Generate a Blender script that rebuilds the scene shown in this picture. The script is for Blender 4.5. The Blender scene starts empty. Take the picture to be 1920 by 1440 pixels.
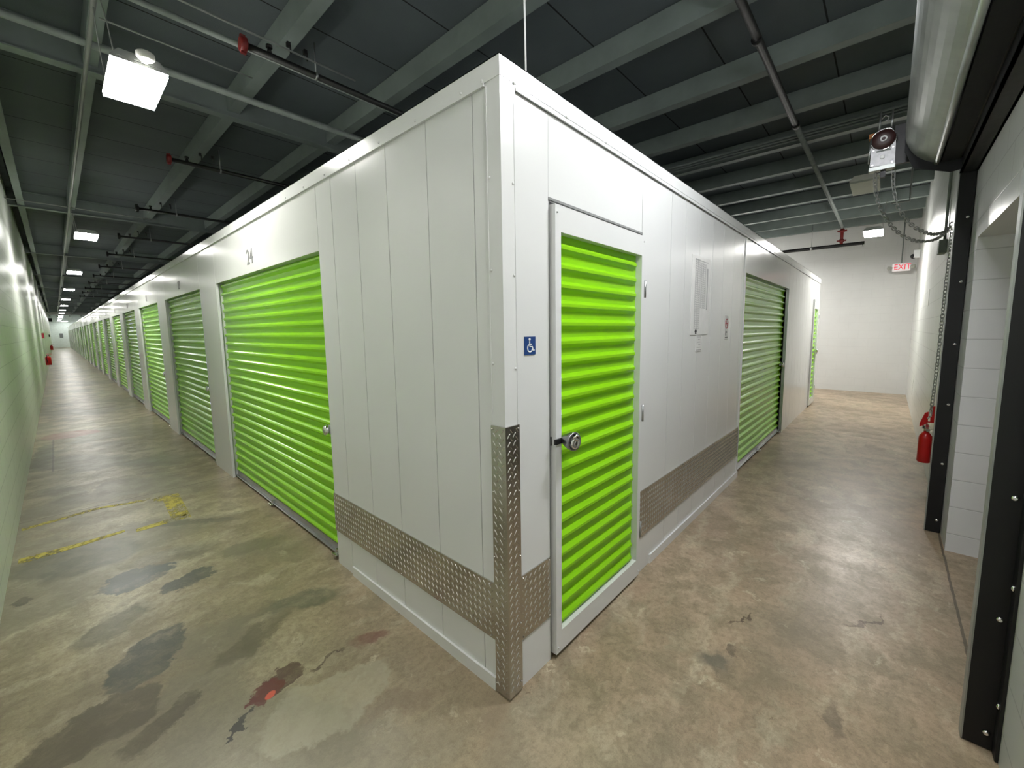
import bpy, bmesh, math, random
from mathutils import Vector, Matrix
random.seed(7)
PI=math.pi
C=bpy.context.scene.collection
# ------------------------------------------------------------------ helpers
def newbm(): return bmesh.new()
def box(bm,x0,x1,y0,y1,z0,z1):
    v=[bm.verts.new(p) for p in ((x0,y0,z0),(x1,y0,z0),(x1,y1,z0),(x0,y1,z0),(x0,y0,z1),(x1,y0,z1),(x1,y1,z1),(x0,y1,z1))]
    for f in ((3,2,1,0),(4,5,6,7),(0,1,5,4),(1,2,6,5),(2,3,7,6),(3,0,4,7)): bm.faces.new([v[i] for i in f])
def frame_of(d):
    d=Vector(d).normalized()
    a=Vector((0,0,1)) if abs(d.z)<.9 else Vector((1,0,0))
    u=d.cross(a).normalized(); w=d.cross(u).normalized()
    return d,u,w
def cyl(bm,p0,p1,r0,r1=None,n=16,cap=True):
    if r1 is None: r1=r0
    p0=Vector(p0);p1=Vector(p1); d,u,w=frame_of(p1-p0)
    A=[];B=[]
    for i in range(n):
        a=2*PI*i/n; o=u*math.cos(a)+w*math.sin(a)
        A.append(bm.verts.new(p0+o*r0)); B.append(bm.verts.new(p1+o*r1))
    for i in range(n):
        j=(i+1)%n; f=bm.faces.new((A[j],A[i],B[i],B[j])); f.smooth=True
    if cap:
        bm.faces.new(A); bm.faces.new(B[::-1])
def lathe(bm,prof,c,axis=(0,0,1),n=20):
    c=Vector(c); d,u,w=frame_of(axis); rings=[]
    for r,h in prof:
        rings.append([bm.verts.new(c+d*h+(u*math.cos(2*PI*i/n)+w*math.sin(2*PI*i/n))*max(r,1e-5)) for i in range(n)])
    for a,b in zip(rings,rings[1:]):
        for i in range(n):
            j=(i+1)%n; f=bm.faces.new((a[j],a[i],b[i],b[j])); f.smooth=True
    bm.faces.new(rings[0]); bm.faces.new(rings[-1][::-1])
def tube(bm,pts,r,n=8,closed=False):
    pts=[Vector(p) for p in pts]; rings=[]; N=len(pts)
    pu=None
    for i,p in enumerate(pts):
        if closed: t=pts[(i+1)%N]-pts[i-1]
        else: t=pts[min(i+1,N-1)]-pts[max(i-1,0)]
        t.normalize()
        if pu is None: _,u,w=frame_of(t)
        else:
            u=(pu-t*pu.dot(t)).normalized(); w=t.cross(u)
        pu=u
        rings.append([bm.verts.new(p+(u*math.cos(2*PI*k/n)+w*math.sin(2*PI*k/n))*r) for k in range(n)])
    M=N if closed else N-1
    for i in range(M):
        a=rings[i];b=rings[(i+1)%N]
        for k in range(n):
            l=(k+1)%n; f=bm.faces.new((a[k],a[l],b[l],b[k])); f.smooth=True
    if not closed:
        bm.faces.new(rings[0][::-1]); bm.faces.new(rings[-1])
def smooth_path(P,n=10):
    P=[Vector(p) for p in P]; out=[]
    for i in range(len(P)-1):
        p0=P[max(i-1,0)];p1=P[i];p2=P[i+1];p3=P[min(i+2,len(P)-1)]
        for k in range(n):
            s=k/n; out.append(.5*((2*p1)+(-p0+p2)*s+(2*p0-5*p1+4*p2-p3)*s*s+(-p0+3*p1-3*p2+p3)*s**3))
    out.append(P[-1]); return out
def prism(bm,poly,mapf,h0,h1):
    A=[bm.verts.new(mapf(a,b,h0)) for a,b in poly]; B=[bm.verts.new(mapf(a,b,h1)) for a,b in poly]
    n=len(poly); bm.faces.new(A[::-1]); bm.faces.new(B)
    for i in range(n):
        j=(i+1)%n; bm.faces.new((A[i],A[j],B[j],B[i]))
def obj(name,bm,mat,parent=None,bevel=0,loc=None):
    bmesh.ops.recalc_face_normals(bm,faces=bm.faces)
    me=bpy.data.meshes.new(name); bm.to_mesh(me); bm.free()
    mats=mat if isinstance(mat,(list,tuple)) else [mat]
    for m in mats: me.materials.append(m)
    o=bpy.data.objects.new(name,me); C.objects.link(o)
    if bevel:
        b=o.modifiers.new('bevel','BEVEL'); b.width=bevel; b.segments=2; b.limit_method='ANGLE'; b.harden_normals=False
    if parent: o.parent=parent
    if loc: o.location=loc
    return o
def tag(o,label,cat,group=None,kind=None):
    if label: o['label']=label
    if cat: o['category']=cat
    if group: o['group']=group
    if kind: o['kind']=kind
    return o
def thing(name,label,cat,loc=(0,0,0),group=None,rz=0):
    o=bpy.data.objects.new(name,None); C.objects.link(o); o.location=loc; o.rotation_euler=(0,0,rz)
    return tag(o,label,cat,group)
def struct(name,bm,m,label=None,cat='structure'):
    o=obj(name,bm,m); o['kind']='structure'
    o['label']=label or name.replace('_',' '); o['category']=cat
    return o
def dup(root,loc,label=None,rz=None):
    r=root.copy(); C.objects.link(r); r.location=loc
    if rz is not None: r.rotation_euler=(0,0,rz)
    if label: r['label']=label
    for ch in list(root.children):
        c=ch.copy(); C.objects.link(c); c.parent=r
        for g in list(ch.children):
            d=g.copy(); C.objects.link(d); d.parent=c
    return r
ORD=['first','second','third','fourth','fifth','sixth','seventh','eighth','ninth','tenth','eleventh','twelfth','thirteenth','fourteenth','fifteenth','sixteenth','seventeenth','eighteenth','nineteenth','twentieth','twenty-first','twenty-second','twenty-third','twenty-fourth','twenty-fifth','twenty-sixth','twenty-seventh','twenty-eighth']
# ------------------------------------------------------------------ materials
def srgb(r,g,b):
    f=lambda c:(c/255/12.92) if c/255<=.04045 else ((c/255+.055)/1.055)**2.4
    return (f(r),f(g),f(b),1)
class NT:
    def __init__(s,name):
        s.m=bpy.data.materials.new(name); s.m.use_nodes=True; s.t=s.m.node_tree; s.N=s.t.nodes; s.L=s.t.links
        s.bsdf=s.N['Principled BSDF']
        s.geo=s.N.new('ShaderNodeNewGeometry')
    def link(s,a,b): s.L.new(a,b)
    def setin(s,sock,v):
        if isinstance(v,bpy.types.NodeSocket): s.L.new(v,sock)
        elif v is not None: sock.default_value=v
    def math(s,op,a,b=None,c=None,clamp=False):
        n=s.N.new('ShaderNodeMath'); n.operation=op; n.use_clamp=clamp
        s.setin(n.inputs[0],a); s.setin(n.inputs[1],b); s.setin(n.inputs[2],c); return n.outputs[0]
    def vmath(s,op,a,b):
        n=s.N.new('ShaderNodeVectorMath'); n.operation=op; s.setin(n.inputs[0],a); s.setin(n.inputs[1],b); return n.outputs[0]
    def noise(s,vec,scale,detail=4,rough=.6,dist=0):
        n=s.N.new('ShaderNodeTexNoise'); s.setin(n.inputs['Vector'],vec)
        n.inputs['Scale'].default_value=scale;n.inputs['Detail'].default_value=detail;n.inputs['Roughness'].default_value=rough;n.inputs['Distortion'].default_value=dist
        return n.outputs['Fac'],n.outputs['Color']
    def ramp(s,fac,stops):
        n=s.N.new('ShaderNodeValToRGB'); s.setin(n.inputs[0],fac)
        el=n.color_ramp.elements
        while len(el)<len(stops): el.new(.5)
        for e,(p,c) in zip(el,stops):
            e.position=p; e.color=c if len(c)==4 else (*c,1)
        return n.outputs[0]
    def mix(s,fac,a,b,mode='MIX'):
        n=s.N.new('ShaderNodeMix'); n.data_type='RGBA'; n.blend_type=mode
        s.setin(n.inputs[0],fac); s.setin(n.inputs[6],a); s.setin(n.inputs[7],b); return n.outputs[2]
    def bump(s,h,strength,dist=.01,normal=None):
        n=s.N.new('ShaderNodeBump'); n.inputs['Strength'].default_value=strength; n.inputs['Distance'].default_value=dist
        s.setin(n.inputs['Height'],h)
        if normal: s.L.new(normal,n.inputs['Normal'])
        return n.outputs[0]
    def sep(s,v):
        n=s.N.new('ShaderNodeSeparateXYZ'); s.setin(n.inputs[0],v); return n.outputs
    def comb(s,x,y,z):
        n=s.N.new('ShaderNodeCombineXYZ'); s.setin(n.inputs[0],x);s.setin(n.inputs[1],y);s.setin(n.inputs[2],z); return n.outputs[0]
    @property
    def pos(s): return s.geo.outputs['Position']
    def objco(s):
        n=s.N.new('ShaderNodeTexCoord'); return n.outputs['Object']
    def out(s,color=None,rough=None,metal=None,normal=None,spec=None,coat=None,coat_r=None,emit=None,estr=None):
        b=s.bsdf.inputs
        s.setin(b['Base Color'],color); s.setin(b['Roughness'],rough); s.setin(b['Metallic'],metal)
        if normal is not None: s.L.new(normal,b['Normal'])
        s.setin(b['Specular IOR Level'],spec); s.setin(b['Coat Weight'],coat); s.setin(b['Coat Roughness'],coat_r)
        s.setin(b['Emission Color'],emit); s.setin(b['Emission Strength'],estr)
        return s.m
def simple(name,col,rough=.5,metal=0,var=.06,scale=8,bump=0,**k):
    t=NT(name); f,_=t.noise(t.objco(),scale,3)
    lo=tuple(c*(1-var) for c in col[:3])+(1,); hi=tuple(min(1,c*(1+var)) for c in col[:3])+(1,)
    c=t.ramp(f,[(.3,lo),(.7,hi)])
    r=t.math('ADD',t.math('MULTIPLY',f,.12),rough-.06,clamp=True)
    nrm=None
    if bump: nrm=t.bump(f,bump,.01)
    return t.out(c,r,metal,nrm,**k)
# glossy white sheet metal
def white_metal(name,base,rough=.13,wave=.02):
    t=NT(name)
    f,_=t.noise(t.pos,1.1,2,.4); g,_=t.noise(t.pos,140,2); d,_=t.noise(t.pos,3,4)
    col=t.mix(t.math('MULTIPLY',d,.25),base,tuple(c*.9 for c in base[:3])+(1,))
    n=t.bump(f,.12,wave); n=t.bump(g,.04,.0008,n)
    r=t.math('ADD',t.math('MULTIPLY',d,.08),rough-.04)
    return t.out(col,r,0,n,spec=.55)
M={}
M['white']=white_metal('white_painted_steel',(.70,.71,.70,1),.155,.012)
M['header']=white_metal('white_header_panel',(.70,.71,.69,1),.15,.07)
M['trimw']=white_metal('white_trim_steel',(.72,.73,.72,1),.16,.03)
M['gap']=simple('dark_panel_joint',(.20,.205,.20,1),.6)
def green_mat():
    t=NT('lime_green_curtain')
    d,_=t.noise(t.pos,2.5,3); f,_=t.noise(t.pos,1.7,2,.4); s,_=t.noise(t.vmath('MULTIPLY',t.pos,(1,1,14)),3,3)
    col=t.mix(d,(.225,.55,.005,1),(.27,.63,.008,1))
    n=t.bump(f,.08,.02)
    return t.out(col,t.math('ADD',t.math('MULTIPLY',d,.1),.2),0,n,spec=.5)
M['green']=green_mat()
M['galv']=simple('galvanized_steel',(.42,.43,.43,1),.32,.9,.12,9)
M['galvdull']=simple('dull_galvanized_hood',(.34,.36,.345,1),.42,.6,.15,5,.05)
M['chrome']=simple('chrome',(.75,.75,.74,1),.13,1,.03)
M['lockgrey']=simple('lock_body_grey',(.32,.32,.34,1),.28,.95,.05)
M['black']=simple('black_painted_steel',(.002,.002,.003,1),.5,0,.2,30)
M['blackrub']=simple('black_rubber',(.004,.004,.006,1),.8,0,.3,60)
M['pipeblack']=simple('black_sprinkler_pipe',(.004,.004,.004,1),.5,0,.2,20)
M['conduit']=simple('painted_grey_conduit',(.20,.225,.215,1),.6,0,.15,10)
M['conduitlight']=simple('grey_metal_conduit',(.24,.25,.24,1),.45,.3,.1,10)
M['red']=simple('red_paint',(.50,.007,.008,1),.3,0,.1)
M['redpipe']=simple('dark_red_coupling',(.17,.01,.008,1),.5,0,.2,20)
M['hub']=simple('dark_brown_wheel',(.035,.010,.009,1),.5,0,.2,20)
M['paper']=simple('white_paper_sheet',(.78,.78,.76,1),.45)
M['greyink']=simple('grey_print',(.40,.40,.40,1),.6)
M['blackink']=simple('black_print',(.02,.02,.02,1),.6)
M['digit']=simple('grey_vinyl_digit',(.20,.20,.205,1),.5)
M['blue']=simple('blue_sign_vinyl',(.015,.055,.20,1),.4)
M['signwhite']=simple('white_sign_ink',(.85,.85,.85,1),.4)
M['redink']=simple('red_print',(.42,.04,.06,1),.5)
M['plastic']=simple('white_plastic',(.62,.62,.58,1),.4)
M['yellowrag']=simple('orange_caution_label',(.35,.12,.02,1),.6)
def emis(name,col,s,base=(.8,.8,.8,1)):
    t=NT(name); return t.out(base,.5,0,emit=col,estr=s)
M['lamp']=emis('lit_led_panel',(1,.98,.94,1),80)
M['lamp_near']=emis('cool_led_panel',(.96,.97,1,1),92)
M['lamp_fill']=emis('fill_led_panel',(1,.985,.98,1),42)  # emission for the lamps added as fill
M['lamp_far']=emis('lit_led_panel_right',(1,.98,.94,1),150)
M['lampoff']=simple('unlit_diffuser',(.42,.43,.38,1),.5)
M['exitglow']=emis('lit_exit_letters',(.9,.01,.05,1),.55,(.5,.01,.03,1))
M['exitface']=emis('lit_exit_face',(1,.78,.82,1),.22)
M['farwall']=simple('pale_green_white_paint',(.78,.88,.82,1),.5)  # even pale green-white base colour of the end wall
# diamond plate
def plate_mat():
    t=NT('worn_aluminium_tread_plate')
    d,_=t.noise(t.pos,5,4); e,_=t.noise(t.pos,60,3)
    col=t.mix(d,(.48,.46,.42,1),(.62,.60,.56,1))
    n=t.bump(e,.05,.001)
    return t.out(col,t.math('ADD',t.math('MULTIPLY',d,.10),.20),1.0,n)
M['tread']=plate_mat()
# ceiling deck
def deck_mat():
    t=NT('dark_painted_ceiling_deck')
    x,y,z=t.sep(t.pos)
    b=t.N.new('ShaderNodeTexBrick'); b.offset=0; b.squash=1
    t.link(t.comb(t.math('ADD',x,.70),t.math('SUBTRACT',y,.23),0),b.inputs['Vector'])
    b.inputs['Scale'].default_value=1; b.inputs['Brick Width'].default_value=1.0; b.inputs['Row Height'].default_value=.8; b.inputs['Mortar Size'].default_value=.008; b.inputs['Mortar Smooth'].default_value=.3
    f,_=t.noise(t.pos,180,2); g,_=t.noise(t.pos,1.4,3)
    col=t.ramp(g,[(.3,(.095,.113,.122,1)),(.7,(.122,.143,.152,1))])
    col=t.mix(t.math('MULTIPLY',f,.5),col,(.06,.075,.08,1))
    col=t.mix(b.outputs['Fac'],col,(.008,.009,.009,1))
    return t.out(col,.85,0,t.bump(f,.5,.004))
M['deck']=deck_mat()
M['joist']=simple('grey_green_joist_paint',(.19,.225,.215,1),.6,0,.12,3)
M['beam']=simple('grey_beam_paint',(.17,.20,.195,1),.55,0,.12,3)
# masonry walls
def cmu(name,horiz,base,rough=.32,bumpk=.35,tint=None,line=.75,streak=.25,fb=.06,bw=.381):
    t=NT(name); x,y,z=t.sep(t.pos); h=x if horiz=='x' else y
    b=t.N.new('ShaderNodeTexBrick'); b.offset=.5; b.squash=1
    t.link(t.comb(h,t.math('SUBTRACT',z,.131-.0035),0),b.inputs['Vector'])
    i=b.inputs; i['Scale'].default_value=1; i['Brick Width'].default_value=bw; i['Row Height'].default_value=.1905; i['Mortar Size'].default_value=.0042; i['Mortar Smooth'].default_value=.5
    f,_=t.noise(t.pos,55,3); g,_=t.noise(t.pos,2.2,4); w,_=t.noise(t.comb(t.math('MULTIPLY',h,2.2),t.math('MULTIPLY',z,.25),0),1.6,2,.5)
    dark=tuple(c*.86 for c in base[:3])+(1,)
    col=t.mix(g,dark,base)
    col=t.mix(t.math('MULTIPLY',b.outputs['Fac'],line),col,tuple(c*.55 for c in base[:3])+(1,))
    n=t.bump(t.math('SUBTRACT',1,b.outputs['Fac']),bumpk,.006); n=t.bump(f,fb,.0008,n); n=t.bump(w,streak,.012,n)
    return t.out(col,t.math('ADD',t.math('MULTIPLY',g,.15),rough-.07),0,n,spec=.5)
M['cmu_left']=cmu('painted_block_left','y',(.88,.90,.85,1),.34,.2,streak=.22)  # white paint; green bounce from the doors tinted into the base colour
M['cmu_right']=cmu('painted_block_right','x',(.66,.67,.65,1),.30,.16,streak=.12,fb=.015)
M['cmu_back']=cmu('painted_block_back','y',(.67,.675,.66,1),.5,.14,line=.14,streak=0)
M['cmu_jamb']=cmu('painted_block_jamb','y',(.78,.78,.78,1),.5,.4,streak=0,bw=40,line=.55)
# floor
def floor_mat():
    t=NT('worn_sealed_concrete'); P=t.pos
    wf,wc=t.noise(P,1.7,5,.65); wv=t.vmath('MULTIPLY',t.vmath('SUBTRACT',wc,(.5,.5,.5)),(.32,.32,0))
    w2f,w2c=t.noise(P,9,5,.7); wv2=t.vmath('MULTIPLY',t.vmath('SUBTRACT',w2c,(.5,.5,.5)),(.17,.17,0))
    W=t.vmath('ADD',t.vmath('ADD',P,wv),wv2)
    n1,_=t.noise(W,1.1,6,.62); n2,_=t.noise(W,4.5,7,.72); n3,_=t.noise(P,38,5,.75); n4,_=t.noise(P,210,2)
    n5,_=t.noise(W,7,6,.75)
    st,_=t.noise(t.vmath('MULTIPLY',W,(1.3,4.2,1)),1.2,5,.6)
    x,y,z=t.sep(P)
    leftish=t.math('MULTIPLY',t.math('SUBTRACT',.35,x),1.1,clamp=True)
    colL=t.ramp(n1,[(.30,srgb(128,118,93)),(.48,srgb(166,154,124)),(.66,srgb(192,182,153))])
    colR=t.ramp(n1,[(.30,srgb(146,126,104)),(.5,srgb(174,152,127)),(.7,srgb(194,173,147))])
    col=t.mix(leftish,colR,colL)
    col=t.mix(t.ramp(n2,[(.42,(0,0,0)),(.60,(.72,.72,.72))]),col,srgb(124,114,90))
    col=t.mix(t.ramp(st,[(.52,(0,0,0)),(.70,(.5,.5,.5))]),col,srgb(205,195,168))
    col=t.mix(t.ramp(n3,[(.45,(0,0,0)),(.70,(.55,.55,.55))]),col,srgb(106,93,72))
    col=t.mix(t.ramp(n4,[(.35,(.22,.22,.22)),(.65,(0,0,0))]),col,srgb(98,88,69))
    chips=t.ramp(t.noise(W,14,4,.8)[0],[(.66,(0,0,0)),(.69,(.8,.8,.8))])
    col=t.mix(chips,col,srgb(112,98,76))
    lite=t.ramp(t.noise(W,6,5,.75)[0],[(.60,(0,0,0)),(.70,(.6,.6,.6))])
    col=t.mix(lite,col,srgb(212,200,172))
    # general dark blotches of worn topping in the left corridor
    bl=t.ramp(t.noise(W,.85,3,.5)[0],[(.49,(0,0,0)),(.52,(1,1,1))])
    bl=t.math('MULTIPLY',t.math('MULTIPLY',bl,leftish),t.math('ADD',.35,t.math('MULTIPLY',n2,.6)))
    col=t.mix(bl,col,srgb(120,114,94))
    var=t.math('ADD',.5,t.ramp(n5,[(.36,(.25,.25,.25)),(.6,(.85,.85,.85))]))
    # ellipse stains: cx,cy,rx,ry,angle,colour,amount,edge warp
    def stain(cx,cy,rx,ry,deg,c,amt,soft=.25,V=W):
        nonlocal col
        m=t.N.new('ShaderNodeMapping'); m.vector_type='TEXTURE'
        m.inputs['Location'].default_value=(cx,cy,0); m.inputs['Rotation'].default_value=(0,0,math.radians(deg)); m.inputs['Scale'].default_value=(rx,ry,1)
        t.link(V,m.inputs[0])
        v=t.vmath('MULTIPLY',m.outputs[0],(1,1,0))
        ln=t.N.new('ShaderNodeVectorMath'); ln.operation='LENGTH'; t.link(v,ln.inputs[0])
        k=t.math('DIVIDE',t.math('SUBTRACT',1,ln.outputs['Value']),soft,clamp=True)
        k=t.math('MULTIPLY',t.math('MULTIPLY',k,amt),var,clamp=True)
        col=t.mix(k,col,c)
    dk=srgb(84,84,72); gr=srgb(98,95,78); br=srgb(92,72,58)
    stain(-.96,1.50,.26,.13,50,dk,.8,.12)
    stain(-1.15,3.05,.30,.36,70,gr,.75,.2)
    stain(-.93,2.44,.17,.15,20,srgb(88,90,84),.9,.1)
    stain(-.69,2.16,.15,.09,40,dk,.85,.12)
    stain(-.47,3.10,.34,.06,-42,gr,.7,.3)
    stain(-.75,2.62,.3,.16,-20,gr,.5,.4)
    stain(-1.16,1.16,.20,.16,10,srgb(98,90,72),.85,.12)
    stain(-.33,1.35,.26,.10,-30,gr,.65,.35)
    stain(-.50,.56,.27,.15,-10,srgb(168,162,138),.5,.12)
    stain(-.62,.83,.12,.075,35,br,.9,.1)
    stain(-.69,.80,.07,.055,40,srgb(100,50,42),.85,.15)
    stain(-.79,.72,.07,.014,35,srgb(62,60,50),.9,.2)
    stain(-.655,.80,.026,.018,35,srgb(205,88,66),1,.2,P)
    stain(-.21,.77,.12,.05,-35,srgb(108,66,58),.6,.5)
    stain(-.42,.80,.13,.012,12,srgb(80,62,50),.7,.4)
    stain(-1.39,2.60,.05,.06,0,srgb(78,72,54),.8,.25)
    stain(-1.1,8.45,.36,.35,0,srgb(150,98,84),.55,.2)
    stain(-1.37,7.0,.1,.95,0,srgb(96,92,72),.6,.2)
    stain(.79,-.57,.10,.10,0,srgb(88,86,76),.55,.6)
    stain(.90,-.64,.05,.035,30,srgb(88,76,62),.7,.3)
    stain(1.16,-.634,.10,.012,-25,srgb(84,66,50),.8,.3)
    stain(1.57,-1.09,.16,.018,-35,srgb(92,74,58),.7,.4)
    stain(.76,-1.04,.13,.03,20,srgb(88,78,64),.5,.5)
    stain(1.3,-.85,.7,.22,-10,srgb(118,108,90),.5,.9)
    stain(-1.05,1.95,.22,.10,35,srgb(104,100,80),.7,.3)
    stain(-.30,2.3,.30,.10,-25,srgb(112,106,84),.6,.4)
    stain(-.60,1.25,.24,.09,20,srgb(100,92,72),.65,.3)
    stain(-.98,.98,.15,.06,40,srgb(94,86,68),.7,.25)
    stain(-1.2,4.9,.16,.5,10,srgb(112,108,90),.5,.4)
    stain(-.5,5.6,.3,.35,0,srgb(124,118,98),.5,.4)
    stain(-.30,.33,.16,.07,-30,srgb(120,104,84),.5,.4)
    stain(-.12,-.02,.22,.10,45,srgb(126,112,92),.45,.6)
    # expansion joints
    def line(v,at,w,lo=None,hi=None,src=None,amt=.75):
        nonlocal col
        k=t.math('LESS_THAN',t.math('ABSOLUTE',t.math('SUBTRACT',v,at)),w)
        if lo is not None: k=t.math('MULTIPLY',k,t.math('MULTIPLY',t.math('GREATER_THAN',src,lo),t.math('LESS_THAN',src,hi)))
        col=t.mix(t.math('MULTIPLY',k,amt),col,srgb(62,54,42))
    wy=t.math('ADD',y,t.math('MULTIPLY',t.math('SUBTRACT',w2f,.5),.015)); wx=t.math('ADD',x,t.math('MULTIPLY',t.math('SUBTRACT',w2f,.5),.015))
    line(wy,4.22,.006,-2,.02,x)
    line(wy,10.4,.008,-2,.02,x)
    line(wy,16.6,.01,-2,.02,x)
    line(wx,6.26,.01,-2,.5,y,.6)
    line(wy,-1.49,.006,1.1,3.1,x)
    line(wx,-1.28,.008,6.0,8.2,y,.6)
    r=t.math('ADD',t.math('MULTIPLY',n2,.35),.17)
    n=t.bump(n2,.12,.012); n=t.bump(n3,.12,.004,n)
    return t.out(col,r,0,n,spec=.5)
M['floor']=floor_mat()
def yellow_mat():
    t=NT('worn_yellow_paint'); f,_=t.noise(t.pos,26,5,.75); g,_=t.noise(t.pos,5,4,.6)
    a=t.math('ADD',f,t.math('MULTIPLY',g,.7))
    k=t.ramp(a,[(.78,(1,1,1)),(.93,(0,0,0))])
    col=t.mix(g,srgb(196,178,50),srgb(176,164,80))
    t.out(col,.5)
    t.setin(t.bsdf.inputs['Alpha'],k)
    return t.m
M['yellow']=yellow_mat()

# ------------------------------------------------------------------ room shell
YEND=77.2; XB=11.47; ZC=4.05; HW=2.525
bm=newbm(); box(bm,-1.46,XB+.2,-3.6,YEND+.2,-.12,0); struct('floor',bm,M['floor'],'worn stained sealed concrete floor of the corridors','floor')
bm=newbm(); box(bm,-1.66,XB+.2,-1.9,YEND+.2,ZC,ZC+.1); struct('ceiling',bm,M['deck'],'dark painted ceiling deck with panel seams','ceiling')
bm=newbm(); box(bm,-1.66,-1.46,-1.9,YEND+.2,-.02,ZC); struct('wall_left',bm,M['cmu_left'],'glossy white painted block wall of the left corridor, tinted with green door bounce','wall')
# right wall with dock opening x 1.25..2.8, z<2.11
bm=newbm()
box(bm,-1.46,1.25,-1.9,-1.5,-.02,ZC); box(bm,1.25,2.80,-1.9,-1.5,2.111,ZC); box(bm,3.0,XB+.2,-1.9,-1.5,-.02,ZC)
box(bm,2.80,3.0,-1.9,-1.5,-.02,ZC)
for f in bm.faces:
    c=f.calc_center_median(); f.normal_update()
    if abs(f.normal.x)>.7 or f.normal.z<-.7: f.material_index=1
struct('wall_right',bm,[M['cmu_right'],M['cmu_jamb']],'white painted block wall with a doorway on the right','wall')
bm=newbm(); box(bm,XB,XB+.2,-1.5,YEND,-.02,ZC); struct('wall_back',bm,M['cmu_back'],'white painted block wall closing the right corridor','wall')
bm=newbm(); box(bm,-1.46,XB,YEND,YEND+.2,-.02,ZC); struct('wall_end',bm,M['farwall'],'pale wall at the far end of the left corridor','wall')
# space beyond the doorway
bm=newbm(); box(bm,.2,4.2,-3.6,-3.5,-.02,2.8); box(bm,.1,.2,-3.6,-1.9,-.02,2.8); box(bm,4.2,4.3,-3.6,-1.9,-.02,2.8); box(bm,.1,4.3,-3.6,-1.9,2.8,2.9)
struct('wall_dock',bm,M['cmu_jamb'],'block walls of the dark bay beyond the doorway','wall')

# --- partition walls of the unit block
PITCH=2.95
doorsA=[(1.60,4.12)]+[(4.83+PITCH*k,7.08+PITCH*k) for k in range(0,24)]
DA=.10; DTOP=2.055
def panels(bm,axis,a0,a1,z0,z1,seams,d0=0.0,d1=.03):
    cuts=[a0]+[s for s in seams if a0+.01<s<a1-.01]+[a1]
    for p,q in zip(cuts,cuts[1:]):
        g=.0022
        if axis=='y': box(bm,d0,d1,p+g,q-g,z0,z1)
        else: box(bm,p+g,q-g,d0,d1,z0,z1)
        if q!=a1:
            n0=len(bm.faces)
            if axis=='y': box(bm,d0+.004,d1,q-g,q+g,z0,z1)
            else: box(bm,q-g,q+g,d0+.004,d1,z0,z1)
            bm.faces.ensure_lookup_table()
            for f in bm.faces[n0:]: f.material_index=2
YB=75.6
bm=newbm()
panels(bm,'y',.004,1.60,.0,HW,[.15,.453,.785,1.087,1.39])
box(bm,.03,DA,.03,1.60,0,HW)
nb=len(bm.faces)
for i,(a,b) in enumerate(doorsA):
    # header
    box(bm,0.0,.03,a+.002,b-.002,DTOP,HW); box(bm,.03,DA,a,b,DTOP,HW)
    nxt=doorsA[i+1][0] if i+1<len(doorsA) else YB
    s=[] 
    if nxt-b>1: s=[b+.35*k for k in range(1,40)]
    panels(bm,'y',b,nxt,0,HW,s)
    box(bm,.03,DA,b,nxt,0,HW)
for k,f in enumerate(bm.faces):
    c=f.calc_center_median()
    if c.y>1.601 and c.z>2.0 and f.material_index==0: f.material_index=1
o=struct('wall_partition_left',bm,[M['white'],M['header'],M['gap']],'white steel partition wall of the storage block along the left corridor','wall')
# right face of block
XE=9.28
doorB=(3.44,5.82); door3=(8.40,9.12); door1=(.286,1.14)
bm=newbm()
DF=2.095
box(bm,.0,.277,.0,.03,0,HW)
seamsB=[1.57,1.825,2.115,2.42,2.705,3.01,3.30]
panels(bm,'x',.277,1.149,DF,HW,[])
panels(bm,'x',1.149,3.44,0,HW,seamsB)
panels(bm,'x',3.44,5.82,2.10,HW,[])
panels(bm,'x',5.82,8.40,0,HW,[6.1,6.4,6.7,7.0,7.3,7.6,7.9,8.2])
panels(bm,'x',8.40,9.12,2.09,HW,[]); panels(bm,'x',9.12,XE,0,HW,[])
for a,b,z in ((.03,.277,0),(.277,1.149,DF),(1.149,3.44,0),(3.44,5.82,2.10),(5.82,8.40,0),(8.40,9.12,2.09),(9.12,XE-.03,0)): box(bm,a,b,.03,.10,z,HW)
struct('wall_partition_right',bm,[M['white'],M['header'],M['gap']],'white steel partition wall of the storage block along the right corridor','wall')
bm=newbm(); panels(bm,'y',0.03,YB,0,HW,[.4*k for k in range(1,20)],XE-.03,XE); box(bm,XE-.1,XE-.03,.1,YB,0,HW)
struct('wall_partition_back',bm,[M['white'],M['header'],M['gap']],'white steel end wall of the storage block','wall')
bm=newbm(); box(bm,0.1,XE-.1,YB-.1,YB,0,HW); struct('wall_partition_end',bm,M['white'],'white steel far end of the storage block','wall')
bm=newbm(); box(bm,0.1,XE-.1,.1,YB-.1,HW-.06,HW-.02); struct('ceiling_units',bm,M['galvdull'],'mesh lid over the storage block','ceiling')
# top trim band with hemmed lower lip and screws
def screw(bm,p,axis,r=.0055):
    lathe(bm,[(r,0),(r*.9,.003),(r*.4,.005)],p,axis,8)
ZT=2.445
bm=newbm()
box(bm,-.006,.05,-.006,YB,HW,HW+.004); box(bm,-.006,-.001,-.006,YB,ZT+.012,HW+.004); box(bm,-.011,-.001,.075,YB,ZT,ZT+.012)
yy=.085
while yy<14:
    screw(bm,(-.006,yy,ZT+.022),(-1,0,0)); yy+=.31 if yy>.2 else .12
struct('trim_1',bm,M['trimw'],'white top trim band of the left partition','trim')
bm=newbm()
box(bm,.05,XE,-.006,.05,HW,HW+.004); box(bm,-.001,XE+.004,-.006,-.001,ZT+.012,HW+.004); box(bm,.075,XE,-.011,-.001,ZT-.012,ZT)
box(bm,.0735,XE,-.004,-.001,ZT-.012,ZT+.012)
xx=.07
while xx<9.2:
    screw(bm,(xx,-.006,ZT+.012),(0,-1,0)); xx+=.33
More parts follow.
